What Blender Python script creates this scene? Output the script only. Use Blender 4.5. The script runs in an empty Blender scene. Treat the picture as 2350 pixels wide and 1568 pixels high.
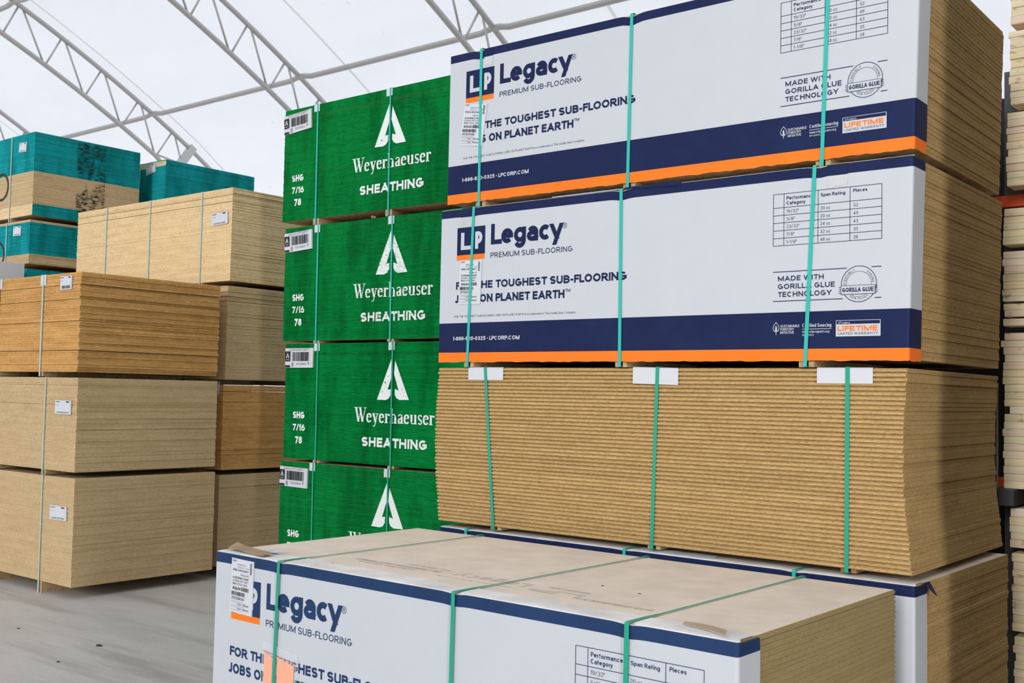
import bpy, bmesh, math, random
from mathutils import Matrix, Vector
random.seed(7)
R_ = random.Random(11)
S = bpy.context.scene
COL = S.collection
PI = math.pi

# ------------------------------------------------------------------ camera
F_PX, YAW, PITCH, ROLL = 2535.2, 0.681293, 0.047657, 0.020227
CAM = (3.92409, -4.24090, 1.5570)
def cam_axes():
    cy, sy, cp, sp = math.cos(YAW), math.sin(YAW), math.cos(PITCH), math.sin(PITCH)
    f = Vector((-sy*cp, cy*cp, sp)); r = Vector((cy, sy, 0)); u = r.cross(f)
    cr, sr = math.cos(ROLL), math.sin(ROLL)
    return r*cr + u*sr, -r*sr + u*cr, f
r_, u_, f_ = cam_axes()
cd = bpy.data.cameras.new('camera'); cam = bpy.data.objects.new('camera', cd); COL.objects.link(cam)
cam.matrix_world = Matrix(((r_.x, u_.x, -f_.x, CAM[0]), (r_.y, u_.y, -f_.y, CAM[1]), (r_.z, u_.z, -f_.z, CAM[2]), (0, 0, 0, 1)))
cd.sensor_width = 36.0; cd.lens = F_PX/2350*36; cd.clip_end = 300; cd.clip_start = .05
cd.dof.use_dof = True; cd.dof.focus_distance = 4.9; cd.dof.aperture_fstop = 9.0
S.camera = cam

# ------------------------------------------------------------------ sky, lights, exposure
S.view_settings.view_transform = 'Standard'; S.view_settings.look = 'None'
S.view_settings.gamma = 1.0; S.view_settings.use_curve_mapping = False
S.view_settings.exposure = 0.0
SKY_BASE, SKY_SOUTH = 1.32, -.54
w = bpy.data.worlds.new('overcast_sky'); S.world = w; w.use_nodes = True
nt = w.node_tree; bg = nt.nodes['Background']
tc = nt.nodes.new('ShaderNodeTexCoord'); dot = nt.nodes.new('ShaderNodeVectorMath'); dot.operation = 'DOT_PRODUCT'
dot.inputs[1].default_value = (-.25, -.95, .1)
nt.links.new(tc.outputs['Generated'], dot.inputs[0])
mr = nt.nodes.new('ShaderNodeMapRange'); mr.inputs[1].default_value = -.3; mr.inputs[2].default_value = 1
mr.inputs[3].default_value = SKY_BASE; mr.inputs[4].default_value = SKY_BASE + SKY_SOUTH
nt.links.new(dot.outputs['Value'], mr.inputs[0]); nt.links.new(mr.outputs[0], bg.inputs['Strength'])
bg.inputs['Color'].default_value = (.885, .920, 1, 1)
# bright overcast sky low in the open long side of the shed
sd = bpy.data.lights.new('open_side_daylight', 'SUN'); sd.energy = 1.4; sd.angle = math.radians(17); sd.color = (1, .99, .98)
so = bpy.data.objects.new('open_side_daylight', sd); COL.objects.link(so)
AZ, EL = math.radians(9), math.radians(17)
so.rotation_euler = Vector((-math.sin(AZ)*math.cos(EL), math.cos(AZ)*math.cos(EL), -math.sin(EL))).to_track_quat('-Z', 'Y').to_euler()
# area lamp added to brighten the front strip of the tall stack's end
ld = bpy.data.lights.new('added_side_lamp', 'AREA'); ld.shape = 'RECTANGLE'; ld.size = .6; ld.size_y = 4.2
ld.energy = 290; ld.color = (1, .97, .93)
lo = bpy.data.objects.new('added_side_lamp', ld); COL.objects.link(lo)
lo.location = (8.9, -5.1, 2.2)
lo.rotation_euler = (Vector((2.44, .4, 1.6)) - Vector(lo.location)).to_track_quat('-Z', 'Y').to_euler()

# ------------------------------------------------------------------ helpers
def new_mat(name):
    m = bpy.data.materials.new(name); m.use_nodes = True
    return m, m.node_tree, m.node_tree.nodes['Principled BSDF']
def plain(name, c, rough=.6, spec=.3, metal=0):
    m, t, b = new_mat(name)
    b.inputs['Base Color'].default_value = (*c, 1); b.inputs['Roughness'].default_value = rough
    b.inputs['Specular IOR Level'].default_value = spec; b.inputs['Metallic'].default_value = metal
    return m
def noise(t, vec, scale, detail=3, rough=.55):
    n = t.nodes.new('ShaderNodeTexNoise'); n.inputs['Scale'].default_value = scale
    n.inputs['Detail'].default_value = detail; n.inputs['Roughness'].default_value = rough
    t.links.new(vec, n.inputs['Vector']); return n.outputs['Fac']
def pos(t, sc=(1, 1, 1)):
    g = t.nodes.new('ShaderNodeNewGeometry'); mp = t.nodes.new('ShaderNodeMapping'); mp.inputs['Scale'].default_value = sc
    t.links.new(g.outputs['Position'], mp.inputs['Vector']); return mp.outputs[0]
def ramp(t, fac, stops):
    r = t.nodes.new('ShaderNodeValToRGB'); e = r.color_ramp.elements
    while len(e) < len(stops): e.new(.5)
    for k, (p, c) in enumerate(stops):
        e[k].position = p; e[k].color = (*c, 1) if len(c) == 3 else c
    t.links.new(fac, r.inputs[0]); return r.outputs['Color']
def mix(t, fac, a, b, mode='MIX'):
    m = t.nodes.new('ShaderNodeMix'); m.data_type = 'RGBA'; m.blend_type = mode
    if hasattr(fac, 'links') or hasattr(fac, 'is_linked'): t.links.new(fac, m.inputs[0])
    else: m.inputs[0].default_value = fac
    for s, v in ((6, a), (7, b)):
        if isinstance(v, tuple): m.inputs[s].default_value = (*v, 1)
        else: t.links.new(v, m.inputs[s])
    return m.outputs[2]
def rnd(t):
    return t.nodes.new('ShaderNodeObjectInfo').outputs['Random']
def bump(t, b, fac, strength, dist=.002):
    n = t.nodes.new('ShaderNodeBump'); n.inputs['Strength'].default_value = strength; n.inputs['Distance'].default_value = dist
    t.links.new(fac, n.inputs['Height']); t.links.new(n.outputs[0], b.inputs['Normal'])

def mat_edge(name, base, fleck, light, hs=60, vs=420, tint=.5, amt=.8, broad=.5):
    """pressed-strand sheet edge: fine flecks drawn out along the sheet, tone varies sheet by sheet"""
    m, t, b = new_mat(name)
    n1 = noise(t, pos(t, (hs, hs, vs)), 1, 3, .6)
    n2 = noise(t, pos(t, (hs*2.5, hs*2.5, vs*.8)), 1, 2, .6)
    n3 = noise(t, pos(t, (3.5, 3.5, 22)), 1, 3, .6)
    c = mix(t, amt, base, ramp(t, n1, ((.34, fleck), (.48, base), (.66, light))))
    c = mix(t, .6*amt, c, ramp(t, n2, ((.30, tuple(.4*x for x in fleck)), (.36, (1, 1, 1)))), 'MULTIPLY')
    c = mix(t, broad, c, ramp(t, n3, ((.36, (.72, .66, .58)), (.60, (1, 1, 1)))), 'MULTIPLY')
    c = mix(t, 1.0, c, ramp(t, rnd(t), ((0, (1-.34*tint,)*3), (1, (1, 1, 1)))), 'MULTIPLY')
    t.links.new(c, b.inputs['Base Color']); b.inputs['Roughness'].default_value = .9; b.inputs['Specular IOR Level'].default_value = .05
    bump(t, b, n2, .35, .0015)
    return m
def mat_paint(name, base, dark, light, sheet=.5):
    """sprayed paint on sheet edges: horizontal streaks, blotches"""
    m, t, b = new_mat(name)
    n1 = noise(t, pos(t, (9, 9, 190)), 1, 4, .7)
    n2 = noise(t, pos(t, (7, 7, 1.6)), 1, 3, .6)
    n3 = noise(t, pos(t, (55, 55, 160)), 1, 2, .6)
    c = ramp(t, n1, ((.32, dark), (.5, base), (.72, light)))
    c = mix(t, .8, c, ramp(t, n2, ((.36, (.52, .56, .54)), (.56, (1, 1, 1)))), 'MULTIPLY')
    c = mix(t, .8, c, ramp(t, n3, ((.3, (.25, .25, .25)), (.38, (1, 1, 1)))), 'MULTIPLY')
    c = mix(t, 1., c, ramp(t, rnd(t), ((0, (1-.3*sheet,)*3), (1, (1, 1, 1)))), 'MULTIPLY')
    t.links.new(c, b.inputs['Base Color']); b.inputs['Roughness'].default_value = .85; b.inputs['Specular IOR Level'].default_value = .02
    bump(t, b, n1, .4, .0015)
    return m
def mat_board(name):
    m, t, b = new_mat(name)
    n1 = noise(t, pos(t, (3, 40, 170)), 1, 4, .6)
    c = ramp(t, rnd(t), ((0, (.86, .73, .46)), (.25, (.90, .79, .58)), (.5, (.86, .69, .53)), (.75, (.79, .73, .47)), (1, (.92, .82, .66))))
    c = mix(t, .7, c, ramp(t, n1, ((.35, (.80, .74, .64)), (.6, (1, 1, 1)))), 'MULTIPLY')
    n2 = noise(t, pos(t, (14, 14, 30)), 1, 2, .5)
    c = mix(t, .6, c, ramp(t, n2, ((.27, (.45, .38, .28)), (.36, (1, 1, 1)))), 'MULTIPLY')
    t.links.new(c, b.inputs['Base Color']); b.inputs['Roughness'].default_value = .8; b.inputs['Specular IOR Level'].default_value = .15
    return m
def mat_card(name, c, rough=.5, spec=.35, wear=.06):
    m, t, b = new_mat(name)
    n1 = noise(t, pos(t, (6, 6, 6)), 1, 3, .6)
    n2 = noise(t, pos(t, (230, 230, 40)), 1, 2, .5)
    cc = mix(t, 1., c, ramp(t, n1, ((.35, (1-wear,)*3), (.65, (1, 1, 1)))), 'MULTIPLY')
    t.links.new(cc, b.inputs['Base Color']); b.inputs['Roughness'].default_value = rough; b.inputs['Specular IOR Level'].default_value = spec
    bump(t, b, n2, .12, .001)
    return m
def mat_stencil(name, under, worn):
    """white stencil paint that has missed the gaps between the sheets"""
    m, t, b = new_mat(name)
    n1 = noise(t, pos(t, (25, 25, 240)), 1, 3, .7)
    n2 = noise(t, pos(t, (30, 30, 30)), 1, 2, .6)
    c = mix(t, ramp(t, n1, ((worn-.05, (0, 0, 0)), (worn+.05, (1, 1, 1)))), under, (.80, .84, .82))
    c = mix(t, ramp(t, n2, ((.24, (0, 0, 0)), (.34, (1, 1, 1)))), under, c)
    t.links.new(c, b.inputs['Base Color']); b.inputs['Roughness'].default_value = .7; b.inputs['Specular IOR Level'].default_value = .15
    return m

M = {}
M['osb'] = mat_edge('strand_board_edge', (.54, .36, .155), (.33, .19, .065), (.63, .455, .225), 60, 420, .3, .75, .35)
M['osb_olive'] = mat_edge('olive_strand_board_edge', (.375, .285, .138), (.26, .19, .085), (.42, .33, .17), 80, 300, .3, .6, .2)
M['osb_face'] = mat_edge('strand_board_face', (.55, .42, .25), (.36, .25, .13), (.62, .50, .32), 30, 30, .2)
M['tan'] = mat_edge('pale_board_edge', (.60, .44, .245), (.44, .29, .14), (.68, .53, .33), 40, 330, .16, .7, .3)
M['cream'] = mat_edge('cream_board_edge', (.82, .61, .34), (.60, .40, .19), (.90, .72, .46), 30, 240, .14, .8, .35)
M['brown'] = mat_edge('orange_brown_board_edge', (.66, .36, .125), (.50, .25, .075), (.74, .45, .19), 25, 200, .42, .75, .55)
M['green'] = mat_paint('green_edge_paint', (.002, .215, .042), (.001, .125, .028), (.003, .28, .060))
M['teal'] = mat_paint('teal_edge_paint', (.008, .335, .355), (.005, .24, .26), (.012, .39, .41))
M['top'] = mat_card('kraft_coated_top', (.80, .695, .575), .85, .1, .12)
M['white'] = mat_card('white_printed_card', (.545, .570, .612), .5, .2, .02)
M['navy'] = mat_card('navy_printed_card', (.013, .022, .078), .5, .10, .15)
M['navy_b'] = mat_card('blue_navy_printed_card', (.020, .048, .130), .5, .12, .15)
M['orange'] = mat_card('orange_printed_card', (.98, .205, .022), .5, .12, .06)
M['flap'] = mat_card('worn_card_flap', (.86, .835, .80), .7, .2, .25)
M['kraft'] = mat_card('kraft_card', (.40, .29, .19), .8, .15, .2)
M['sticker'] = plain('white_sticker_paper', (.62, .64, .68), .5, .2)
M['ink'] = plain('black_ink', (.025, .025, .03), .6, .2)
M['greyink'] = plain('grey_ink', (.22, .22, .25), .6, .2)
M['lightink'] = plain('faint_grey_ink', (.60, .52, .44), .85, .05)
M['tape'] = mat_card('scuffed_clear_tape', (.62, .63, .64), .4, .4, .2)
M['strap'] = plain('teal_strap', (.035, .46, .39), .4, .25)
M['strap_g'] = plain('green_strap', (.022, .34, .225), .4, .25)
M['strap_p'] = plain('pale_grey_green_strap', (.42, .55, .50), .4, .4)
M['wood'] = mat_edge('runner_wood', (.55, .40, .23), (.38, .25, .12), (.64, .50, .32), 30, 60, .3)
M['redwood'] = mat_edge('reddish_runner_wood', (.42, .19, .09), (.28, .11, .05), (.5, .26, .13), 30, 60, .3)
M['st_a'] = mat_stencil('white_stencil_paint', (.003, .19, .04), .33)
M['st_b'] = mat_stencil('worn_white_stencil_paint', (.003, .19, .04), .40)
M['board'] = mat_board('sawn_softwood')
M['steel'] = plain('galvanised_steel', (.54, .53, .51), .42, .5, .45)
M['rack'] = plain('dark_grey_rack_steel', (.055, .06, .068), .5, .4)
M['rackorange'] = plain('orange_red_rack_paint', (.62, .07, .015), .5, .4)
M['greywrap'] = plain('grey_plastic_cover', (.62, .63, .68), .35, .5)

class MB:
    def __init__(s): s.v = []; s.f = []; s.m = []; s.n = 0
    def face(s, pts, mi=0):
        b = len(s.v); s.v += [tuple(p) for p in pts]; s.f.append(tuple(range(b, b+len(pts)))); s.m.append(mi)
    def poly(s, pts, y, mi=0, up=None):
        """2-D polygon (x, z) on a plane facing -Y, always wound to face -Y"""
        a = sum(p[0]*q[1]-q[0]*p[1] for p, q in zip(pts, pts[1:]+pts[:1]))
        if abs(a) < 1e-12: return
        if a < 0: pts = pts[::-1]
        s.n += 1; y -= 3.5e-5*(s.n % 8)        # ink layers never lie exactly in one plane
        s.face([(p[0], y, p[1]) for p in pts], mi)
    def rect(s, x0, x1, z0, z1, y, mi=0): s.poly([(x0, z0), (x1, z0), (x1, z1), (x0, z1)], y, mi)
    def box(s, x0, x1, y0, y1, z0, z1, mi=0):
        b = len(s.v)
        s.v += [(x0, y0, z0), (x1, y0, z0), (x1, y1, z0), (x0, y1, z0), (x0, y0, z1), (x1, y0, z1), (x1, y1, z1), (x0, y1, z1)]
        for q in ((0, 3, 2, 1), (4, 5, 6, 7), (0, 1, 5, 4), (1, 2, 6, 5), (2, 3, 7, 6), (3, 0, 4, 7)):
            s.f.append(tuple(b+i for i in q)); s.m.append(mi)
    def tube(s, pts, r, n=10, mi=0, cap=True):
        pts = [Vector(p) for p in pts]; rings = []
        for i, p in enumerate(pts):
            d = (pts[min(i+1, len(pts)-1)] - pts[max(i-1, 0)]).normalized()
            a = d.cross(Vector((0, 0, 1)))
            if a.length < .1: a = d.cross(Vector((1, 0, 0)))
            a.normalize(); c = d.cross(a); b = len(s.v)
            for k in range(n):
                an = 2*PI*k/n; s.v.append(tuple(p + a*math.cos(an)*r + c*math.sin(an)*r))
            rings.append(b)
        for A, B in zip(rings, rings[1:]):
            for k in range(n):
                s.f.append((A+k, A+(k+1) % n, B+(k+1) % n, B+k)); s.m.append(mi)
        if cap:
            s.f.append(tuple(rings[0]+k for k in range(n))[::-1]); s.m.append(mi)
            s.f.append(tuple(rings[-1]+k for k in range(n))); s.m.append(mi)
    def band(s, path, x0, x1, width, th, mi=0):
        """flat strap: closed loop in the (y, z) plane, x sliding from x0 (top of front) as given per point"""
        n = len(path); cy = sum(p[0] for p in path)/n; cz = sum(p[1] for p in path)/n; b = len(s.v)
        for q_ in path:
            y, z, x = q_[:3]; wf = q_[3] if len(q_) > 3 else 1
            d = Vector((y-cy, z-cz)); dy = th*(1 if d.x > 0 else -1); dz = th*(1 if d.y > 0 else -1)
            s.v += [(x-width*wf/2, y, z), (x+width*wf/2, y, z), (x+width*wf/2, y+dy, z+dz), (x-width*wf/2, y+dy, z+dz)]
        for i in range(n):
            A = b+4*i; B = b+4*((i+1) % n)
            for k in range(4):
                s.f.append((A+k, A+(k+1) % 4, B+(k+1) % 4, B+k)); s.m.append(mi)
    def mesh(s, name, mats, smooth=False, normals=True):
        me = bpy.data.meshes.new(name); me.from_pydata(s.v, [], s.f)
        for m in mats: me.materials.append(m)
        me.polygons.foreach_set('material_index', s.m)
        if smooth: me.polygons.foreach_set('use_smooth', [True]*len(s.f))
        me.update(); return me
    def build(s, name, mats, parent=None, loc=(0, 0, 0), smooth=False):
        return link(name, s.mesh(name, mats, smooth), parent, loc)
def link(name, me, parent=None, loc=(0, 0, 0), rot=(0, 0, 0)):
    o = bpy.data.objects.new(name, me); COL.objects.link(o); o.location = loc; o.rotation_euler = rot
    if parent: o.parent = parent
    return o
def thing(name, label, cat, loc=(0, 0, 0), yaw=0, group=None):
    o = link(name, None, None, loc, (0, 0, yaw)); o.empty_display_size = .1
    return tag(o, label, cat, group)
def tag(o, label, cat, group=None, kind=None):
    if label: o['label'] = label
    if cat: o['category'] = cat
    if group: o['group'] = group
    if kind: o['kind'] = kind
    return o
def struct(o): o['kind'] = 'structure'; return o

# ------------------------------------------------------------------ lettering: stroke grotesque
GL = {
'A': (.78, 'M0,0 L.39,1;M.78,0 L.39,1;M.15,.27 L.63,.27'), 'B': (.66, 'M.36,.53 L0,.53 L0,1 L.36,1 A.38,.765,.24,.235,90,-90;M.36,.53 A.38,.265,.28,.265,90,-90 L0,0 L0,.53'),
'C': (.74, 'A.38,.5,.38,.5,48,312'), 'D': (.70, 'M.28,0 L0,0 L0,1 L.28,1 A.30,.5,.40,.5,90,-90'), 'E': (.57, 'M.57,1 L0,1 L0,0 L.57,0;M0,.52 L.52,.52'),
'F': (.55, 'M.55,1 L0,1 L0,0;M0,.5 L.5,.5'), 'G': (.76, 'A.38,.5,.38,.5,48,318 L.76,.2 L.76,.46 L.42,.46'), 'H': (.70, 'M0,0 L0,1;M.7,0 L.7,1;M0,.52 L.7,.52'),
'I': (.01, 'M0,0 L0,1'), 'J': (.46, 'M.46,1 L.46,.3 A.23,.27,.23,.27,0,-165'), 'K': (.68, 'M0,0 L0,1;M.64,1 L0,.36;M.2,.56 L.68,0'), 'L': (.53, 'M0,1 L0,0 L.53,0'),
'M': (.86, 'M0,0 L0,1;M.86,0 L.86,1;M0,1 L.43,.08;M.86,1 L.43,.08'), 'N': (.70, 'M0,0 L0,1;M.7,0 L.7,1;M0,1 L.7,0'), 'O': (.80, 'A.4,.5,.4,.5,0,360'),
'P': (.63, 'M0,0 L0,1 L.34,1 A.36,.73,.27,.27,90,-90 L0,.46'), 'R': (.67, 'M0,0 L0,1 L.36,1 A.38,.73,.27,.27,90,-90 L0,.46;M.3,.46 L.66,0'),
'S': (.64, 'A.32,.745,.32,.255,25,270 A.32,.255,.32,.255,90,-155'), 'T': (.64, 'M0,1 L.64,1;M.32,1 L.32,0'), 'U': (.69, 'M0,1 L0,.32 A.345,.32,.345,.32,180,360 L.69,1'),
'V': (.74, 'M0,1 L.37,0;M.74,1 L.37,0'), 'W': (1.04, 'M0,1 L.26,0;M.52,1 L.26,0;M.52,1 L.78,0;M1.04,1 L.78,0'), 'Y': (.70, 'M0,1 L.35,.42;M.7,1 L.35,.42;M.35,.5 L.35,0'),
'X': (.7, 'M0,0 L.7,1;M.7,0 L0,1'), 'Z': (.64, 'M0,1 L.64,1 L0,0 L.64,0'), 'x': (.52, 'M0,0 L.52,.72;M.52,0 L0,.72'),
'0': (.58, 'A.29,.5,.29,.5,0,360'), '1': (.26, 'M0,.78 L.26,1;M.26,1 L.26,0'), '2': (.56, 'A.28,.72,.28,.28,165,-28 L0,0 L.56,0'),
'3': (.56, 'A.27,.75,.26,.25,150,-90;M.27,.5 A.27,.26,.29,.26,90,-152'), '4': (.60, 'M.43,0 L.43,1;M.43,1 L0,.26;M0,.26 L.6,.26'), '5': (.56, 'M.52,1 L.07,1 L.04,.5 A.27,.33,.29,.33,138,-150'),
'6': (.58, 'A.29,.3,.29,.3,0,360;A.52,.3,.52,.7,180,98'), '7': (.54, 'M0,1 L.54,1;M.54,1 L.17,0'), '8': (.58, 'A.29,.755,.25,.245,0,360;A.29,.27,.29,.27,0,360'), '9': (.58, 'A.29,.7,.29,.3,0,360;A.06,.7,.52,.7,0,-82'),
'a': (.52, 'A.27,.44,.25,.28,155,0 L.52,0;M.52,.42 L.24,.42 A.23,.21,.23,.21,90,270 L.34,0 L.52,.14'), 'b': (.56, 'M0,0 L0,1;A.28,.36,.28,.36,0,360'), 'c': (.53, 'A.28,.36,.28,.36,48,312'),
'd': (.56, 'M.56,0 L.56,1;A.28,.36,.28,.36,0,360'), 'e': (.56, 'M0,.37 L.56,.37;A.28,.36,.28,.36,0,315'), 'f': (.32, 'M.12,0 L.12,.8 A.32,.78,.2,.22,180,90;M0,.7 L.32,.7'),
'g': (.56, 'A.28,.36,.28,.36,0,360;M.56,.72 L.56,0 A.28,-.02,.28,.26,0,-155'), 'h': (.52, 'M0,0 L0,1;M0,.42 A.26,.44,.26,.28,180,0 L.52,0'), 'i': (.01, 'M0,0 L0,.72;M0,1 L0,1'),
'k': (.54, 'M0,0 L0,1;M.5,.72 L0,.24;M.16,.4 L.54,0'), 'l': (.01, 'M0,0 L0,1'), 'm': (.84, 'M0,0 L0,.72;M0,.44 A.21,.46,.21,.26,180,0 L.42,0;M.42,.44 A.63,.46,.21,.26,180,0 L.84,0'),
'n': (.52, 'M0,0 L0,.72;M0,.42 A.26,.44,.26,.28,180,0 L.52,0'), 'o': (.58, 'A.29,.36,.29,.36,0,360'), 'p': (.56, 'M0,-.28 L0,.72;A.28,.36,.28,.36,0,360'), 'r': (.33, 'M0,0 L0,.72;M0,.38 A.28,.44,.28,.28,180,95'),
's': (.48, 'A.24,.54,.24,.18,25,270 A.24,.18,.24,.18,90,-155'), 't': (.32, 'M.12,.95 L.12,.18 A.30,.18,.18,.18,180,270;M0,.7 L.32,.7'), 'u': (.52, 'M0,.72 L0,.28 A.26,.28,.26,.28,180,360 L.52,.72;M.52,.72 L.52,0'),
'v': (.54, 'M0,.72 L.27,0;M.54,.72 L.27,0'), 'w': (.8, 'M0,.72 L.2,0;M.4,.72 L.2,0;M.4,.72 L.6,0;M.8,.72 L.6,0'), 'y': (.56, 'M0,.72 L.28,0;M.56,.72 L.2,-.28'),
'-': (.30, 'M0,.38 L.3,.38'), '.': (.01, 'M0,0 L0,.01'), ',': (.01, 'M0,-.1 L0,.01'), '/': (.36, 'M0,0 L.36,1'), '"': (.16, 'M0,.72 L0,1;M.16,.72 L.16,1'), '*': (.01, 'M0,.44 L0,.5'), '%': (.7, 'M.1,0 L.6,1;A.13,.8,.13,.18,0,360;A.57,.2,.13,.18,0,360'), ':': (.01, 'M0,0 L0,.01;M0,.5 L0,.51'),
}
def parse(sd):
    out = []
    for part in sd.split(';'):
        pts = []
        for tok in part.split():
            v = [float(q) for q in tok[1:].split(',')]
            if tok[0] in 'ML': pts.append((v[0], v[1], 0))
            else:
                cx, cy, rx, ry, a0, a1 = v; n = max(4, int(abs(a1-a0)/18))
                for k in range(n+1):
                    a = math.radians(a0+(a1-a0)*k/n); pts.append((cx+rx*math.cos(a), cy+ry*math.sin(a), 1))
        out.append(pts)
    return out
GLP = {k: (v[0], parse(v[1])) for k, v in GL.items()}
def ribbon(pts, w, ylo, yhi, arc0, arc1):
    """polygons of a constant-width stroke; straight ends are carried to the line or box edge"""
    P = []
    for p in pts:
        if not P or (p[0]-P[-1][0])**2+(p[1]-P[-1][1])**2 > 1e-8: P.append((p[0], p[1]))
    if len(P) < 2: P = [P[0], (P[0][0], P[0][1]+1e-3)]
    closed = len(P) > 4 and (P[0][0]-P[-1][0])**2+(P[0][1]-P[-1][1])**2 < 1e-5
    h = w/2; n = len(P); L = []; Rr = []
    for i in range(n):
        if closed: a = P[i-1] if i > 0 else P[n-2]; c = P[i+1] if i < n-1 else P[1]
        else: a = P[max(i-1, 0)]; c = P[min(i+1, n-1)]
        b = P[i]
        d1 = (b[0]-a[0], b[1]-a[1]); d2 = (c[0]-b[0], c[1]-b[1])
        if d1 == (0, 0): d1 = d2
        if d2 == (0, 0): d2 = d1
        l1 = math.hypot(*d1) or 1; l2 = math.hypot(*d2) or 1
        n1 = (-d1[1]/l1, d1[0]/l1); n2 = (-d2[1]/l2, d2[0]/l2)
        mx, my = n1[0]+n2[0], n1[1]+n2[1]; q = (mx*mx+my*my)
        k = min(2/q if q > 1e-6 else 1, 2.2)
        L.append([b[0]+mx*h*k, b[1]+my*h*k]); Rr.append([b[0]-mx*h*k, b[1]-my*h*k])
    if not closed:
        for end, arc in ((0, arc0), (-1, arc1)):
            b = P[end]; a = P[1] if end == 0 else P[-2]
            d = (b[0]-a[0], b[1]-a[1]); l = math.hypot(*d); d = (d[0]/l, d[1]/l)
            for T in (L, Rr):
                e = h if not arc else 0
                if not arc and abs(d[1]) > .35:
                    tgt = yhi if d[1] > 0 else ylo
                    if abs(b[1]-tgt) < h*1.6: e = (tgt-T[end][1])/d[1]
                T[end][0] += d[0]*e; T[end][1] += d[1]*e
    return [[tuple(L[i]), tuple(Rr[i]), tuple(Rr[i+1]), tuple(L[i+1])] for i in range(n-1)]
def text_polys(s, width, cap, wt, gap=.13):
    """polygons of s with its capitals cap high and the line exactly `width` long; wt = stroke weight / cap height"""
    def total(k):
        x = 0
        for i_, ch in enumerate(s):
            x += .30*k if ch == ' ' else max(GLP[ch][0]*k, wt)+(gap-(.07 if ch in 'rTLPFvwyk' else 0)-(.07 if s[i_+1:i_+2] in ('y', 'v', 'w') else 0))*k
        return x - gap*k
    lo, hi = .05, 5
    W = width/cap
    for _ in range(40):
        m = (lo+hi)/2
        if total(m) < W: lo = m
        else: hi = m
    k = lo; x = 0; out = []
    for i_, ch in enumerate(s):
        if ch == ' ': x += .30*k; continue
        W0, strokes = GLP[ch]; gw = max(W0*k, wt)
        low = ch.islower()
        def my(y):
            if not low: return wt/2+y*(1-wt)
            kn = ((-.28, -.28+wt/2), (0, wt/2), (.72, .72-wt/2), (1, 1-wt/2))
            for (a, A), (b, B) in zip(kn, kn[1:]):
                if y <= b or b == 1: return A+(y-a)*(B-A)/(b-a)
        for st in strokes:
            pts = [(x+wt/2+p[0]*(gw-wt)/W0 if W0 > .02 else x+wt/2, my(p[1])) for p in st]
            ys = [p[1] for p in st]
            for q in ribbon(pts, wt, (-.28 if min(ys) < -.01 else 0), (.72 if low and max(ys) < .8 else 1), st[0][2], st[-1][2]):
                out.append([(a*cap, b*cap) for a, b in q])
        x += gw+(gap-(.07 if ch in 'rTLPFvwyk' else 0)-(.07 if s[i_+1:i_+2] in ('y', 'v', 'w') else 0))*k
    return out
def text(mb, s, x0, x1, zb, cap, y, mi, wt=.14, gap=.13, f=None):
    for q in text_polys(s, x1-x0, cap, wt, gap):
        p = [(x0+a, zb+b) for a, b in q]
        mb.poly([f(*c) for c in p] if f else p, y, mi)
# serif capitals-and-lowercase drawn with a broad nib (for the green sheets)
def hull(pts):
    pts = sorted(set((round(a, 6), round(b, 6)) for a, b in pts))
    def half(pp):
        o = []
        for p in pp:
            while len(o) > 1 and (o[-1][0]-o[-2][0])*(p[1]-o[-2][1])-(o[-1][1]-o[-2][1])*(p[0]-o[-2][0]) <= 0: o.pop()
            o.append(p)
        return o
    a = half(pts); b = half(pts[::-1]); return a[:-1]+b[:-1]
def nib(pts, w, h):
    out = []
    for p, q in zip(pts, pts[1:]):
        out.append(hull([(c[0]+sx*w/2, c[1]+sz*h/2) for c in (p, q) for sx in (-1, 1) for sz in (-1, 1)]))
    return out
def arc(cx, cy, rx, ry, a0, a1, n=12):
    return [(cx+rx*math.cos(math.radians(a0+(a1-a0)*k/n)), cy+ry*math.sin(math.radians(a0+(a1-a0)*k/n))) for k in range(n+1)]
TK, TN, XH = .15, .05, .62
def ser(x, z, w=.30): return ([(x-w/2, z), (x+w/2, z)], .02, .045)
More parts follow.
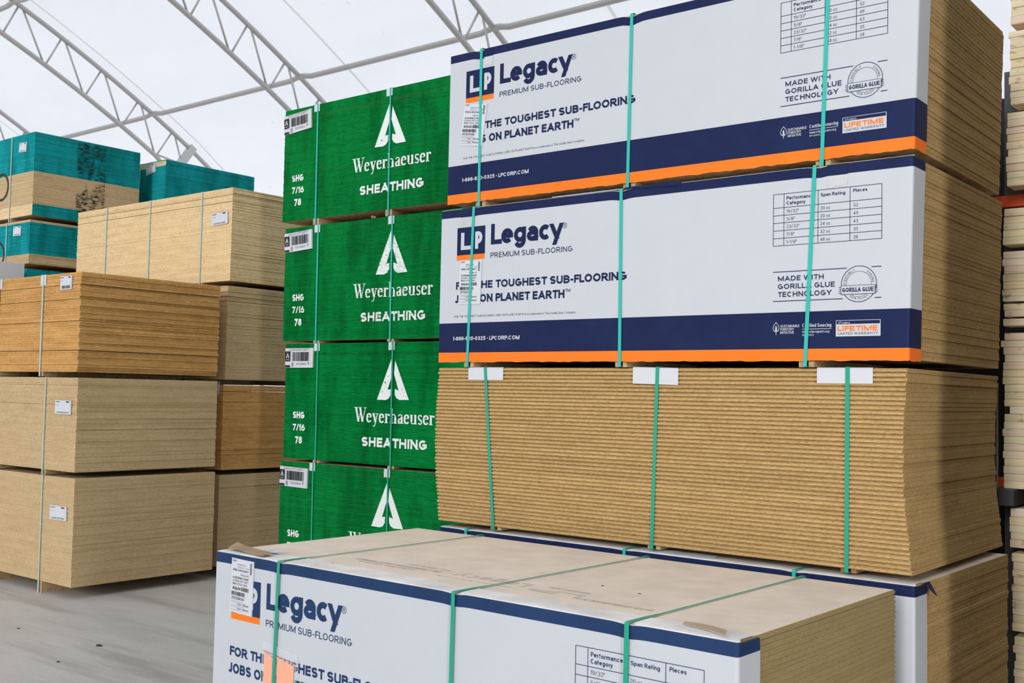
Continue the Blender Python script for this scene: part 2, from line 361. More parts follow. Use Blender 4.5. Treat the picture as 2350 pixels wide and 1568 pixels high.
def serif_glyph(c):
    V = lambda x, a, b: ([(x, a), (x, b)], TK, .02)
    if c == 'W': return .98, [([(.12, .97), (.34, .03)], TK, .02), ([(.34, .03), (.55, .85)], TN, .02), ([(.46, .97), (.68, .03)], TK, .02), ([(.68, .03), (.90, .97)], TN, .02), ser(.12, .97, .3), ser(.46, .97, .24), ser(.88, .97, .22)]
    if c == 'e': return .46, [(arc(.22, .31, .16, .29, 20, 318), TK*.85, .045), ([(.10, .36), (.38, .36)], .03, .045)]
    if c == 'y': return .52, [([(.10, .6), (.27, .05)], TK, .02), ([(.42, .6), (.22, -.2), (.10, -.26)], TN+.01, .04), ser(.12, .6, .24), ser(.42, .6, .18)]
    if c == 'r': return .40, [V(.12, .03, .6), ser(.12, .022, .26), ser(.08, .6, .14), (arc(.28, .42, .14, .17, 170, 70), .06, .05), ([(.31, .55), (.34, .53)], .10, .11)]
    if c == 'h': return .56, [V(.12, .03, .97), ser(.12, .022, .24), ser(.08, .97, .14), (arc(.27, .40, .15, .19, 180, 0), .06, .05), V(.42, .03, .42), ser(.42, .022, .24)]
    if c == 'a': return .48, [(arc(.22, .44, .14, .16, 160, 0), .06, .05), V(.34, .06, .44), ([(.34, .06), (.44, .03)], .08, .05), (arc(.22, .17, .12, .15, 80, 330), TK*.8, .04), ([(.22, .33), (.34, .38)], .04, .04)]
    if c == 'u': return .56, [V(.12, .18, .6), ser(.08, .6, .14), (arc(.26, .17, .14, .14, 180, 350), .06, .05), V(.42, .03, .6), ser(.38, .6, .14), ([(.42, .025), (.52, .025)], .04, .045)]
    if c == 's': return .40, [(arc(.2, .46, .12, .14, 30, 250), .08, .05), ([(.13, .36), (.27, .24)], .11, .05), (arc(.2, .155, .12, .14, 60, -150), .08, .05)]
def serif_text(mb, s, x0, x1, zb, cap, y, mi, slope=0):
    tot = sum(serif_glyph(c)[0] for c in s)+.02*len(s); k = (x1-x0)/tot; x = x0
    for c in s:
        W, sts = serif_glyph(c)
        for pts, wd, ht in sts:
            for q in nib(pts, wd, ht):
                mb.poly([(x+a*k, zb+b*cap+slope*(x+a*k-x0)) for a, b in q], y, mi)
        x += (W+.02)*k
def ring(mb, cx, cz, r0, r1, y, mi, n=48, a0=0, a1=360):
    for k in range(n):
        a, b = math.radians(a0+(a1-a0)*k/n), math.radians(a0+(a1-a0)*(k+1)/n)
        mb.poly([(cx+r0*math.cos(a), cz+r0*math.sin(a)), (cx+r1*math.cos(a), cz+r1*math.sin(a)), (cx+r1*math.cos(b), cz+r1*math.sin(b)), (cx+r0*math.cos(b), cz+r0*math.sin(b))], y, mi)
def barcode(mb, x0, x1, z0, z1, y, mi, seed):
    r = random.Random(seed); x = x0; u = (x1-x0)/95
    while x < x1:
        w_ = u*r.choice((1, 1, 1, 2, 2, 3)); mb.rect(x, min(x+w_, x1), z0, z1, y, mi); x += w_+u*r.choice((1, 1, 2, 2))

# ------------------------------------------------------------------ sheets, packs
PANEL = {}
def panel_mesh(L, D, t, style, em, tm):
    key = (round(L, 3), round(D, 3), round(t, 4), style, em, tm)
    if key in PANEL: return PANEL[key]
    c = min(.0010, t*.10)
    if style == 'tongue':
        prof = [(0, c), (.001, 0), (D-.001, 0), (D, c), (D, t-c), (D-.001, t), (.001, t), (0, t-c), (-.0004, t*.84), (-.0095, t*.79), (-.0105, t*.72), (-.0105, t*.28), (-.0095, t*.21), (-.0004, t*.16)]
    elif style == 'tongueback':
        prof = [(0, c), (.001, 0), (D-.012, 0), (D-.011, t*.16), (D-.001, t*.21), (D, t*.28), (D, t*.72), (D-.001, t*.79), (D-.011, t*.84), (D-.012, t), (.001, t), (0, t-c)]
    else:
        prof = [(0, c), (c, 0), (D-c, 0), (D, c), (D, t-c), (D-c, t), (c, t), (0, t-c)]
    mb = MB(); n = len(prof)
    for x, ins in ((0, c), (c, 0), (L-c, 0), (L, c)):
        for (y, z) in prof:
            yy = min(max(y, ins), D-ins) if style in ('plain', 'barefront') else y
            zz = min(max(z, ins), t-ins); mb.v.append((x, yy, zz))
    for a in range(3):
        for k in range(n):
            kk = (k+1) % n; mb.f.append((a*n+k, a*n+kk, (a+1)*n+kk, (a+1)*n+k)[::-1])
            top = prof[k][1] > t-1e-6 and prof[kk][1] > t-1e-6; bot = prof[k][1] < 1e-6 and prof[kk][1] < 1e-6
            front = style == 'barefront' and prof[k][0] < c*1.01 and prof[kk][0] < c*1.01 and not (top or bot)
            mb.m.append(1 if (top or bot) and a == 1 else 2 if front else 0)
    mb.f.append(tuple(range(n))); mb.m.append(0)
    mb.f.append(tuple(3*n+k for k in range(n))[::-1]); mb.m.append(0)
    me = mb.mesh('panel', [M[em], M[tm], M['cream']])
    bm = bmesh.new(); bm.from_mesh(me); bmesh.ops.recalc_face_normals(bm, faces=bm.faces); bm.to_mesh(me); bm.free()
    PANEL[key] = me; return me
BLK = {}
def add_panels(root, L, D, H, n, segs, seed, style='plain', jx=.0022, jy=.0012, shear=None, gaps=None, tm='osb_face'):
    """n sheets; segs = [(fraction from the bottom, edge material), ...]"""
    r = random.Random(seed); p = H/n; t = p*(.985 if n == 43 else .968)
    for i in range(n):
        fr = (i+.5)/n
        em, st = next((q[1], q[2] if len(q) > 2 else style) for q in segs if fr <= q[0]+1e-9)
        dx, dy = (shear(fr) if shear else (0, 0))
        g = gaps.get(i, 0) if gaps else 0
        rare = r.random() < .07
        link('panel', panel_mesh(L, D, t-g, st, em, tm if i == n-1 else 'osb_face'), root,
             (dx+r.uniform(-jx, jx)*(2.2 if rare else 1), dy+r.uniform(-jy, jy), i*p))
RUN = {}
def add_runners(root, xs, D, rh, mat='wood', half=.022, gap=.020):
    key = (round(D, 2), round(rh, 3), mat)
    if key not in RUN:
        mb = MB(); mb.box(0, half, .004, D-.004, -rh, -.0008); RUN[key] = mb.mesh('runner', [M[mat]])
    for x in xs:
        link('runner', RUN[key], root, (x-gap/2-half, 0, 0)); link('runner', RUN[key], root, (x+gap/2, 0, 0))
def add_strap(root, xt, xb, D, H, rh, mat, y0=-.0085, width=.016, top=.002):
    mb = MB(); zt = H+top; zb = -rh+.003; n = 10
    path = [(y0+.004, zt, xt)]+[(y0, zt-.004-(zt-.004-zb)*k/n, xt+(xb-xt)*k/n) for k in range(n+1)]
    path += [(D+.004, zb, xb)]+[(D+.004, zt-.004, xt), (D, zt, xt)]+[(D-(D-y0)*k/12, zt-.0015*(k < 11), xt, 1 if k == 11 else .45) for k in range(1, 12)]
    mb.band(path, 0, 0, width, .0013); return mb.build('strap', [mat], root)
def add_guard(root, x0, x1, H, h, y=-.0065, tilt=0, depth=.05, mat='sticker'):
    """white card corner guard folded over the top front edge under a strap"""
    mb = MB(); xm = (x0+x1)/2
    pts = [(y, H-h), (y-.0006, H-h*.5), (y, H-.001), (y+.004, H+.0022), (depth, H+.0026)]
    N = 8
    for k in range(N):
        a, b = x0+(x1-x0)*k/N, x0+(x1-x0)*(k+1)/N
        for p, q in zip(pts, pts[1:]):
            ta, tb = tilt*(a-xm), tilt*(b-xm)
            mb.face([(a, p[0], p[1]+ta), (b, p[0], p[1]+tb), (b, q[0], q[1]+tb), (a, q[0], q[1]+ta)])
    for p, q in zip(pts, pts[1:]):
        for xx, t_ in ((x0, tilt*(x0-xm)), (x1, tilt*(x1-xm))):
            mb.face([(xx, p[0], p[1]+t_), (xx, q[0], q[1]+t_), (xx, q[0]+.001, q[1]+t_-.001), (xx, p[0]+.001, p[1]+t_)])
    return mb.build('edge_guard', [M[mat]], root)
def sheet_label(root, x, z, w, h, rot, kind, y=-.006, seed=1, num='', curl=.004):
    """a paper sticker with its printing; lower-left corner at (x, z)"""
    mb = MB(); N = 8
    def yy(u): return -curl*max(0, u-.6)**2*6
    for k in range(N):
        a, b = k/N, (k+1)/N
        mb.face([(a*w, yy(a), 0), (b*w, yy(b), 0), (b*w, yy(b), h), (a*w, yy(a), h)], 0)
    mb.face([(0, .0006, 0), (w, .0006, 0), (w, yy(1), 0), (0, 0, 0)], 0); mb.face([(0, .0006, h), (0, 0, h), (w, yy(1), h), (w, .0006, h)], 0)
    mb.face([(0, .0006, 0), (0, 0, 0), (0, 0, h), (0, .0006, h)], 0); mb.face([(w, .0006, 0), (w, .0006, h), (w, yy(1), h), (w, yy(1), 0)], 0)
    Y = -.0008-curl*.35
    if kind == 'ship':
        W = w/.15; H = h/.225
        def T(s, x0, x1, zb, cap, mi=1, wt=.13): text(mb, s, x0*W, x1*W, zb*H, cap*H, Y, mi, wt, .1)
        T('MADE IN USA', .042, .095, .199, .0055); T('02-16-24', .042, .085, .188, .0055); T('7:18 AM', .095, .125, .188, .005, 2)
        barcode(mb, .006*W, .034*W, .212*H, .219*H, Y, 2, seed+5)
        T('FLRNG 4-APA LEGACY', .012, .115, .174, .009); T('Pieces 43', .065, .118, .157, .0075)
        T('23/32 PERFORMANCE CATEGORY', .012, .118, .142, .0085, 1, .11); T('23/32IN X 4FT X 8FT', .012, .116, .129, .0085, 1, .11); T('18MM X 1220 X 2440', .012, .11, .116, .0085, 1, .11)
        T('40644', .014, .067, .095, .0135, 1, .14)
        barcode(mb, .072*W, .122*W, .094*H, .110*H, Y, 1, seed); barcode(mb, .008*W, .100*W, .072*H, .088*H, Y, 1, seed+1)
        T(num, .008, .092, .055, .0125, 1, .12)
        for k in range(7):
            z0 = .047-.006*k
            if k in (2, 5):
                barcode(mb, .05*W, .075*W, (z0-.001)*H, (z0+.004)*H, Y, 2, seed+k); barcode(mb, .085*W, .125*W, (z0-.002)*H, (z0+.005)*H, Y, 2, seed+k+3)
            else: mb.rect(.008*W, (.09+.03*((k*7) % 3)/3)*W, z0*H, (z0+.0012)*H, Y, 2)
        for k in range(12): mb.rect(.126*W, .142*W, (.168+.004*k)*H, (.168+.004*k+.0016*(1+k % 2))*H, Y, 1)
    elif kind == 'mill':
        mb.rect(.006, .062, h*.33, h*.84, Y, 1); mb.rect(.006, .06, h*.02, h*.13, Y, 1)
        mb.poly([(.034, h*.78), (.016, h*.5), (.026, h*.5), (.033, h*.64)], Y-.0006, 0); mb.poly([(.034, h*.78), (.052, h*.5), (.042, h*.5), (.035, h*.64)], Y-.0006, 0)
        mb.rect(.014, .054, h*.40, h*.42, Y-.0006, 0)
        text(mb, '7/16 IN X 4 FT X 8 FT 78', .05, w-.03, h*.86, h*.085, Y, 1, .13)
        barcode(mb, .085, w-.02, h*.34, h*.80, Y, 1, seed); text(mb, '0137348613', .13, w-.08, h*.14, h*.11, Y, 2, .12)
        barcode(mb, .078, .10, h*.05, h*.28, Y, 2, seed+2); barcode(mb, w-.06, w-.03, h*.16, h*.30, Y, 2, seed+3)
    else:
        mb.rect(w*.06, w*.3, h*.86, h*.90, Y, 1); mb.rect(w*.68, w*.9, h*.84, h*.92, Y, 1); mb.rect(w*.08, w*.25, h*.62, h*.64, Y, 2)
        barcode(mb, w*.14, w*.86, h*.08, h*(.30 if kind == 'big' else .18), Y, 1 if kind == 'big' else 2, seed)
    o = mb.build('sticker', [M['sticker'], M['ink'], M['greyink']], root, (x, y, z)); o.rotation_euler = (0, -rot, 0)
    return o

# ------------------------------------------------------------------ printed card wrap of the white packs
def front_print(mb, y):
    W_, N_, O_ = 0, 1, 2
    mb.rect(.113, .302, .545, .688, y, N_); mb.rect(.112, .301, .519, .545, y, O_)
    y2 = y-.0006
    mb.rect(.139, .162, .572, .661, y2, W_); mb.rect(.139, .213, .572, .592, y2, W_)
    mb.rect(.236, .257, .572, .661, y2, W_)
    for q in ribbon([(.247, .651, 0), (.256, .651, 0)]+[(a, b, 1) for a, b in arc(.257, .630, .017, .021, 90, -90, 10)]+[(.247, .609, 0)], .020, 0, 9, 1, 1): mb.poly(q, y2, W_)
    ring(mb, .2455, .584, .0024, .0032, y2, W_, 12)
    text(mb, 'Legacy', .341, .781, .587, .104, y, N_, .225, .045)
    ring(mb, .802, .648, .0115, .0135, y, N_, 28); text(mb, 'R', .7975, .8075, .6415, .0135, y, N_, .14)
    text(mb, 'PREMIUM SUB-FLOORING', .341, .849, .5195, .0265, y, N_, .14, .17)
    text(mb, 'FOR THE TOUGHEST SUB-FLOORING', .112, 1.158, .3685, .0385, y, N_, .24, .10)
    text(mb, 'JOBS ON PLANET EARTH', .106, .807, .2985, .0405, y, N_, .24, .10)
    text(mb, 'TM', .811, .841, .327, .0145, y, N_, .16)
    text(mb, 'FOR THE TOUGHEST SUB-FLOORING JOBS ON PLANET EARTH is a trademark of The Gorilla Glue Company.', .104, .875, .2235, .0105, y, N_, .10, .12)
    text(mb, '1-888-820-0325 * LPCORP.COM', .099, .538, .1055, .0195, y, W_, .23, .10)
    # performance table
    X = (1.881, 1.928, 2.0765, 2.210, 2.3385); ZT, ZB = .688, .472; rows = (.6305, .5985, .567, .535, .503)
    t = .0011
    for z in (ZT, ZB)+rows: mb.rect(X[0], X[-1], z-t, z+t, y, N_)
    for x in X: mb.rect(x-t, x+t, ZB, ZT, y, N_)
    text(mb, 'Performance', 1.939, 2.058, .662, .0145, y, N_, .18); text(mb, 'Category', 1.939, 2.02, .641, .0145, y, N_, .18)
    text(mb, 'Span Rating', 2.087, 2.190, .661, .0135, y, N_, .18); text(mb, 'Pieces', 2.223, 2.280, .6655, .0135, y, N_, .18)
    for k, (a, wa, b, c) in enumerate((('19/32"', .053, '20 oc', '52'), ('5/8"', .036, '20 oc', '49'), ('23/32"', .056, '24 oc', '43'), ('7/8"', .035, '32 oc', '35'), ('1-1/8"', .046, '48 oc', '28'))):
        zb = rows[k]-.0235
        text(mb, a, 1.939, 1.939+wa, zb, .0135, y, N_, .10); text(mb, b, 2.086, 2.130, zb, .0135, y, N_, .10); text(mb, c, 2.224, 2.243, zb, .0130, y, N_, .10)
    # glue badge: ring, banner and lettering only
    h = .0016
    for z, a, b, c, d in ((.363, 1.881, 2.198, 2.298, 2.338), (.2415, 1.882, 2.183, 2.311, 2.338)):
        mb.rect(a, b, z-h, z+h, y, N_); mb.rect(c, d, z-h, z+h, y, N_)
    text(mb, 'MADE WITH', 1.904, 2.102, .3245, .0205, y, N_, .19, .16); text(mb, 'GORILLA GLUE', 1.904, 2.149, .2915, .0210, y, N_, .19, .16); text(mb, 'TECHNOLOGY', 1.904, 2.135, .2585, .0210, y, N_, .19, .16)
    cx, cz = 2.2475, .298
    ring(mb, cx, cz, .0700, .0725, y, N_); ring(mb, cx, cz, .0500, .0512, y, N_)
    def bend(s, r, a_mid, cap, out=True):
        wd = len(s)*cap*.95
        def f(u, v):
            a = math.radians(a_mid)+(-(u-wd/2)/r if out else (u-wd/2)/r); rr = r+v if out else r+cap-v
            return (cx+rr*math.cos(a), cz+rr*math.sin(a))
        text(mb, s, 0, wd, 0, cap, y, N_, .12, .3, f)
    bend('INCREDIBLY', .0545, 150, .0085); bend('STRONG', .0545, 30, .0085); bend('100% TOUGH', .0545, 270, .0075, False)
    yb = y-.0006
    mb.rect(2.174, 2.3155, .257, .2935, yb, N_); mb.rect(2.176, 2.3135, .259, .2915, yb-.0005, W_)
    text(mb, 'GORILLA GLUE', 2.181, 2.307, .267, .0175, yb-.001, N_, .2, .1)
    for s_ in (-1, 1):
        for k in range(4): mb.rect(2.2448+s_*.071-.008, 2.2448+s_*.071+.008, .2625+.0075*k, .2645+.0075*k, yb-.0006, N_)
    # certification row
    for q in ribbon([(a, b, 1) for a, b in [(1.897, .154), (1.888, .143), (1.883, .132), (1.886, .120), (1.897, .113), (1.908, .120), (1.911, .132), (1.906, .143), (1.897, .154)]], .0022, 0, 9, 1, 1): mb.poly(q, y, W_)
    mb.rect(1.896, 1.898, .102, .138, y, W_)
    for zt in (.1415, .135, .1275): mb.poly([(1.897, zt), (1.897-.0075+(zt-.1275)*.2, zt-.009), (1.897+.0075-(zt-.1275)*.2, zt-.009)], y, W_)
    for k, (s, x1) in enumerate((('SUSTAINABLE', 2.0), ('FORESTRY', 1.976), ('INITIATIVE', 1.976))): text(mb, s, 1.916, x1, .1325-.0133*k, .0105, y, W_, .15, .08)
    text(mb, 'Certified Sourcing', 2.012, 2.136, .1315, .0145, y, W_, .15, .1); mb.rect(2.012, 2.136, .1225, .1245, y, W_)
    text(mb, 'www.sfiprogram.org', 2.012, 2.127, .1085, .0095, y, W_, .15, .1); text(mb, 'SFI-00003', 2.012, 2.061, .0955, .0075, y, W_, .14)
    mb.rect(2.1545, 2.3355, .091, .1555, y, W_); mb.rect(2.157, 2.333, .140, .1535, yb, N_)
    text(mb, 'LP Legacy', 2.165, 2.212, .1425, .0075, yb-.0004, W_, .16); text(mb, 'LIFETIME', 2.162, 2.324, .1125, .0205, yb, O_, .24, .12)
    text(mb, 'LIMITED WARRANTY', 2.164, 2.326, .0975, .0098, yb, N_, .13, .2)
def wrap_part(root, H, dips, L=2.44, side=.135, top_depth=.10, seed=1, navy='navy', lean=0):
    r = random.Random(seed); mb = MB(); Y = -.006
    zs = [-.006, .0, .04, .043, .195, .40, .60, H-.042, H-.004]
    bands = [2, 2, 2, 1, 0, 0, 0, 1]
    # widths along the face then round the corner onto the end
    us = [L*k/90 for k in range(91)]
    path = [(u, Y, 0, -1) for u in us[:-1]]
    rad = .012
    path += [(L-.006+rad*math.sin(a)*1.0, Y+rad-rad*math.cos(a), 0, 0) for a in (0, PI/8, PI/4, 3*PI/8, PI/2)]
    nfront = len(path)
    path += [(L+.006, Y+rad+(side-rad)*k/6, 0, 0) for k in range(1, 7)]
    rb = [r.uniform(-.0022, .0022) for _ in path]; re = [r.uniform(-.006, .006) for _ in zs]
    def dip(x): return sum(d*math.exp(-((x-xs)/.035)**2) for xs, d in dips)
    nz = len(zs); base = len(mb.v)
    for i, (x, y, _, _) in enumerate(path):
        last = i == len(path)-1
        for j, z in enumerate(zs):
            zz = z; yy = y
            if j == 0: zz += rb[i]
            if j >= nz-2: zz -= dip(x)*(1 if j == nz-1 else .7)
            if last: yy += re[j]
            mb.v.append((x, yy, zz))
    for i in range(len(path)-1):
        for j in range(nz-1):
            a = base+i*nz+j; mb.f.append((a, a+nz, a+nz+1, a+1)); mb.m.append(bands[j])
    # rounded top edge and the flap that lies on the top sheet
    prev = [base+i*nz+nz-1 for i in range(nfront)]
    for k, (dy, z) in enumerate(((.0015, H), (.006, H+.0025), (.03, H+.004), (top_depth*.6, H+.0035), (top_depth, H+.003))):
        cur = []
        for i in range(nfront):
            x, y = path[i][0], path[i][1]
            e = 0
            if k == 4: e = .012*math.sin(x*3.1+seed)+r.uniform(-.006, .006)-(.02 if (x*1.7+seed) % 1 < .25 else 0)
            xx = x if k < 2 else min(x, L-.003)
            cur.append(len(mb.v)); mb.v.append((xx, max(y, Y+dy+e) if k else y+dy, z-dip(x)*(1 if k < 2 else .4)*(.8 if k < 3 else .0)))
        for i in range(nfront-1):
            mb.f.append((prev[i], prev[i+1], cur[i+1], cur[i])); mb.m.append(1 if k < 1 else 3)
        prev = cur
    # bottom fold and the cut edge at the end of the side strip
    b0 = len(mb.v)
    for i in range(nfront): mb.v += [(path[i][0], Y+.001, -.0065), (min(path[i][0], L-.002), .02, -.002)]
    for i in range(nfront-1):
        mb.f.append((b0+2*i, b0+2*i+1, b0+2*i+3, b0+2*i+2)); mb.m.append(4)
    e0 = base+(len(path)-1)*nz
    for j in range(nz-1):
        p, q = mb.v[e0+j], mb.v[e0+j+1]
        mb.face([p, (L+.002, p[1], p[2]), (L+.002, q[1], q[2]), q], 4)
    p = [(0, Y, z) for z in zs]
    for j in range(nz-1): mb.face([(0, .0, zs[j]), (0, Y, zs[j]), (0, Y, zs[j+1]), (0, .0, zs[j+1])], bands[j])
    mb.v = [(x+lean*min(max(z/H, 0), 1)*min(max((x-L+.08)/.08, 0), 1), y, z) for x, y, z in mb.v]
    front_print(mb, Y-.0009)
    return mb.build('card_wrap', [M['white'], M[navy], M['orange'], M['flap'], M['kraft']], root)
def tape_patch(root, x0, x1, H, down, y=-.0072, depth=.05):
    mb = MB(); N = 5
    for k in range(N):
        a, b = x0+(x1-x0)*k/N, x0+(x1-x0)*(k+1)/N
        d1 = down+.006*math.sin(k*2.1); d2 = down+.006*math.sin((k+1)*2.1)
        mb.face([(a, y, H-d1), (b, y, H-d2), (b, y, H-.045), (a, y, H-.045)], 0)
        mb.face([(a, y, H-.045), (b, y, H-.045), (b, y, H-.001), (a, y, H-.001)], 1)
        mb.face([(a, y, H-.001), (b, y, H-.001), (b, y+depth, H+.0055), (a, y+depth, H+.0055)], 0)
    return mb.build('tape', [M['tape'], M['navy']], root)
def torn_flap(root, pts, mat, name='torn_flap', th=.003):
    """a curled scrap of card: strip of point pairs with thickness"""
    mb = MB(); n = len(pts)
    for a, b in pts:
        mb.v += [a, b, (a[0], a[1], a[2]+th), (b[0], b[1], b[2]+th)]
    for i in range(n-1):
        A, B = 4*i, 4*i+4
        for q in ((0, 1, 5, 4), (2, 6, 7, 3), (0, 4, 6, 2), (1, 3, 7, 5)): mb.f.append(tuple(A+k for k in q)); mb.m.append(0)
    mb.f += [(0, 2, 3, 1), (4*n-4, 4*n-3, 4*n-1, 4*n-2)]; mb.m += [0, 0]
    return mb.build(name, [M[mat]], root)
WG = 'white card wrapped subfloor packs'
def white_pack(label, loc, yaw, H, rh, straps, dips, seed, ship, td, tapes=(), smat=None, tm='osb_face', gaps=None, lean=0, style='plain', navy='navy', edge='osb'):
    root = thing('subfloor_pack', label, 'panel pack', loc, yaw, WG)
    add_panels(root, 2.44, 1.22, H, 43, [(1, edge)], seed, style, .002, .0008, (lambda f: (lean*f-.002, 0)), gaps, tm)
    wrap_part(root, H, dips, seed=seed, top_depth=td, navy=navy, lean=lean)
    add_runners(root, [s[1] for s in straps], 1.22, rh)
    for a, b in straps: add_strap(root, a, b, 1.22, H, rh, smat or M['strap'], -.0150 if smat else -.0095, .0165, .0052)
    for t in tapes: tape_patch(root, t[0], t[1], H, t[2])
    if ship:
        x, z, w_, h_, rot, num = ship
        sheet_label(root, x, z, w_, h_, rot, 'ship', -.0079, seed, num, .003)
    return root
B1 = white_pack('white wrapped subfloor pack at the very top of the tall stack beside the green stack', (-.006, .048, 2.556), .010, .790, .036,
    [(.215, .219), (1.134, 1.124), (2.093, 2.068)], [(.215, .016), (1.134, .016), (2.09, .012)], 3, (.074, .302, .158, .222, -.15, '247820688'), .10, [(.232, .292, .088)], lean=.022)
B2 = white_pack('white wrapped subfloor pack second from the top, resting on the unwrapped tan pack', (0, 0, 1.722), 0, .786, .031,
    [(.224, .201), (1.123, 1.128), (2.062, 2.026)], [(.19, .014), (1.123, .010), (2.08, .010)], 4, (.130, .293, .150, .226, -.03, '247820712'), .11, [(.135, .213, .088), (2.115, 2.20, .092)], lean=.016)
torn_flap(B2, [((1.14+.06*k, -.012+.004*(k % 2), .786-.006*k*(.4)), (1.14+.06*k, -.010, .791+.002*math.sin(k*2.2))) for k in range(6)], 'navy')
torn_flap(B2, [((.72+.1*k, -.004, .79), (.72+.1*k, .05, .7905)) for k in range(5)], 'white')
torn_flap(B2, [((2.11+.03*k, -.008, .786), (2.11+.03*k, .03, .792)) for k in range(4)], 'kraft')
B4 = white_pack('white wrapped subfloor pack at the foot of the tall stack, behind the low pack', (.03, .01, .09), -.01, .775, .09,
    [(.18, .18), (1.14, 1.14), (1.96, 1.96)], [(.18, .004), (1.14, .004), (1.96, .006)], 5, None, .13, [(.24, .33, .06), (.63, .74, .055), (2.02, 2.2, .06)], None, 'top')
torn_flap(B4, [((1.19+.055*k, .0+.01*(k % 2), .776), (1.18+.055*k, .075, .780+.004*abs(math.sin(k*1.7)))) for k in range(8)], 'white')
torn_flap(B4, [((2.452, .075+.02*k, .776), (2.478, .085+.02*k, .748-.008*k)) for k in range(4)], 'navy')
torn_flap(B4, [((.02+.06*k, .05, .776), (.02+.06*k, .12, .779+.003*math.sin(k))) for k in range(5)], 'kraft')
F1 = white_pack('low white wrapped subfloor pack with bare tan top and orange note on its face', (.001, -1.349, .085), -.009, .783, .085,
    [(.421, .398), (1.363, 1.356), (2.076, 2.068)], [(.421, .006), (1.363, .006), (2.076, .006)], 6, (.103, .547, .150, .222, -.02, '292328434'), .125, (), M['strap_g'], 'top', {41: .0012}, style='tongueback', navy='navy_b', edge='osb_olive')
torn_flap(F1, [((.02+.055*k, .035-.006*k, .793+.004*math.sin(k*1.3)), (.015+.055*k, .085-.004*k, .797+.016*math.exp(-k*.7))) for k in range(6)], 'kraft')
torn_flap(F1, [((.17+.04*k, .09, .790), (.19+.04*k, .135, .793+.004*k)) for k in range(3)], 'white')
torn_flap(F1, [((2.22+.035*k, .07-.004*k*k*.6, .791+.001*k), (2.222+.035*k, .079-.004*k*k*.6, .797+.0015*k)) for k in range(6)], 'kraft')
# scuffed printing on the low pack's top sheet, lettered to be read from the far side
mb = MB()
def topprint(s, x0, x1, y, cap, wt):
    for q in text_polys(s, x1-x0, cap, wt):
        mb.n += 1; mb.face([(x1-a, y-b, 4e-5*(mb.n % 8)) for a, b in q], 0)
topprint('Legacy', 1.10, 1.45, .325, .072, .2); topprint('LP', 1.50, 1.71, .285, .06, .24)
topprint('PREMIUM SUB-FLOORING', 1.06, 1.42, .228, .012, .14); topprint('RATED STURD-I-FLOOR 24 OC', 1.70, 2.02, .235, .028, .15); topprint('EXPOSURE 1 23/32', 1.52, 1.70, .335, .022, .14)
topprint('THE STRENGTH AXIS ACROSS SUPPORTS', .55, 1.02, .30, .028, .16); topprint('SIZED FOR SPACING', .60, .92, .26, .022, .15); topprint('THIS SIDE DOWN', .80, 1.03, .345, .02, .14)
mb.build('printed_marking', [M['lightink']], F1, (0, 0, .7832))

# unwrapped tongue-and-groove pack
B3 = thing('subfloor_pack', 'unwrapped tan tongue edged subfloor pack with green straps and white card corner guards', 'panel pack', (-.02, .02, .895), .003)
def shear3(f):
    d = 1-f
    return (.012-.026*math.sin(min(d, .8)/.8*PI*.62)+.045*d*d, -.004*math.sin(d*PI))
add_panels(B3, 2.44, 1.22, .793, 43, [(1, 'osb')], 9, 'tongue', .003, .002, shear3)
add_runners(B3, [.405], 1.22, .016); add_runners(B3, [1.322], 1.22, .016); add_runners(B3, [2.217], 1.22, .016, 'redwood')
for a, b in ((.331, .405), (1.340, 1.322), (2.217, 2.217)): add_strap(B3, a, b, 1.225, .793, .016, M['strap_g'], -.0165, .017, .004)
for a, b, h_, ti in ((.217, .447, .062, 0), (1.209, 1.445, .074, -.02), (2.088, 2.318, .062, 0)): add_guard(B3, a, b, .793, h_, -.0135, ti)

# zip pouch with an orange note, tucked under the first strap of the low pack
P = thing('zip_pouch', 'clear zip pouch holding an orange note, tucked under the strap of the low white pack', 'pouch', (.001+.335, -1.349-.0122, .085+.155), -.009)
m, t, b = new_mat('clear_pouch_film'); b.inputs['Base Color'].default_value = (.95, .96, .98, 1); b.inputs['Roughness'].default_value = .12
b.inputs['Alpha'].default_value = .22; b.inputs['Specular IOR Level'].default_value = .6; M['film'] = m
M['note'] = plain('orange_note_paper', (.95, .33, .10), .7, .2); M['zipred'] = plain('red_zip_line', (.55, .03, .07), .4, .4)
mb = MB(); N = 10
for k in range(N):
    a, c = k/N, (k+1)/N
    for z0, z1 in ((0, .1), (.1, .2), (.2, .305)):
        f = lambda u, z: (.213*u, -.0034-.0012*math.sin(u*9+z*30), z-.022*u*(z > .25))
        mb.face([f(a, z0), f(c, z0), f(c, z1), f(a, z1)])
mb.build('film', [M['film']], P, smooth=True)
mb = MB(); mb.face([(.003, -.0052, .268), (.21, -.0052, .247), (.21, -.0052, .2495), (.003, -.0052, .2705)]); mb.build('zip_line', [M['zipred']], P)
for nm, x0, x1, z1, y in (('note', .004, .078, .262, -.0004), ('note', .088, .190, .254, -.0006)):
    mb = MB(); mb.face([(x0, y, .005), (x1, y-.0004, .0), (x1, y-.0004, z1-.018), (x0, y, z1)])
    for s_ in (((x0+.03, .10), (x0+.034, .13)), ((x0+.045, .05), (x0+.05, .08)), ((x0+.02, .16), (x0+.03, .158))):
        (xa, za), (xb, zb) = s_; mb.face([(xa, y-.0007, za), (xa+.0015, y-.0007, za), (xb+.0015, y-.0007, zb), (xb, y-.0007, zb)], 1)
    mb.build('note', [M['note'], M['greyink']], P)

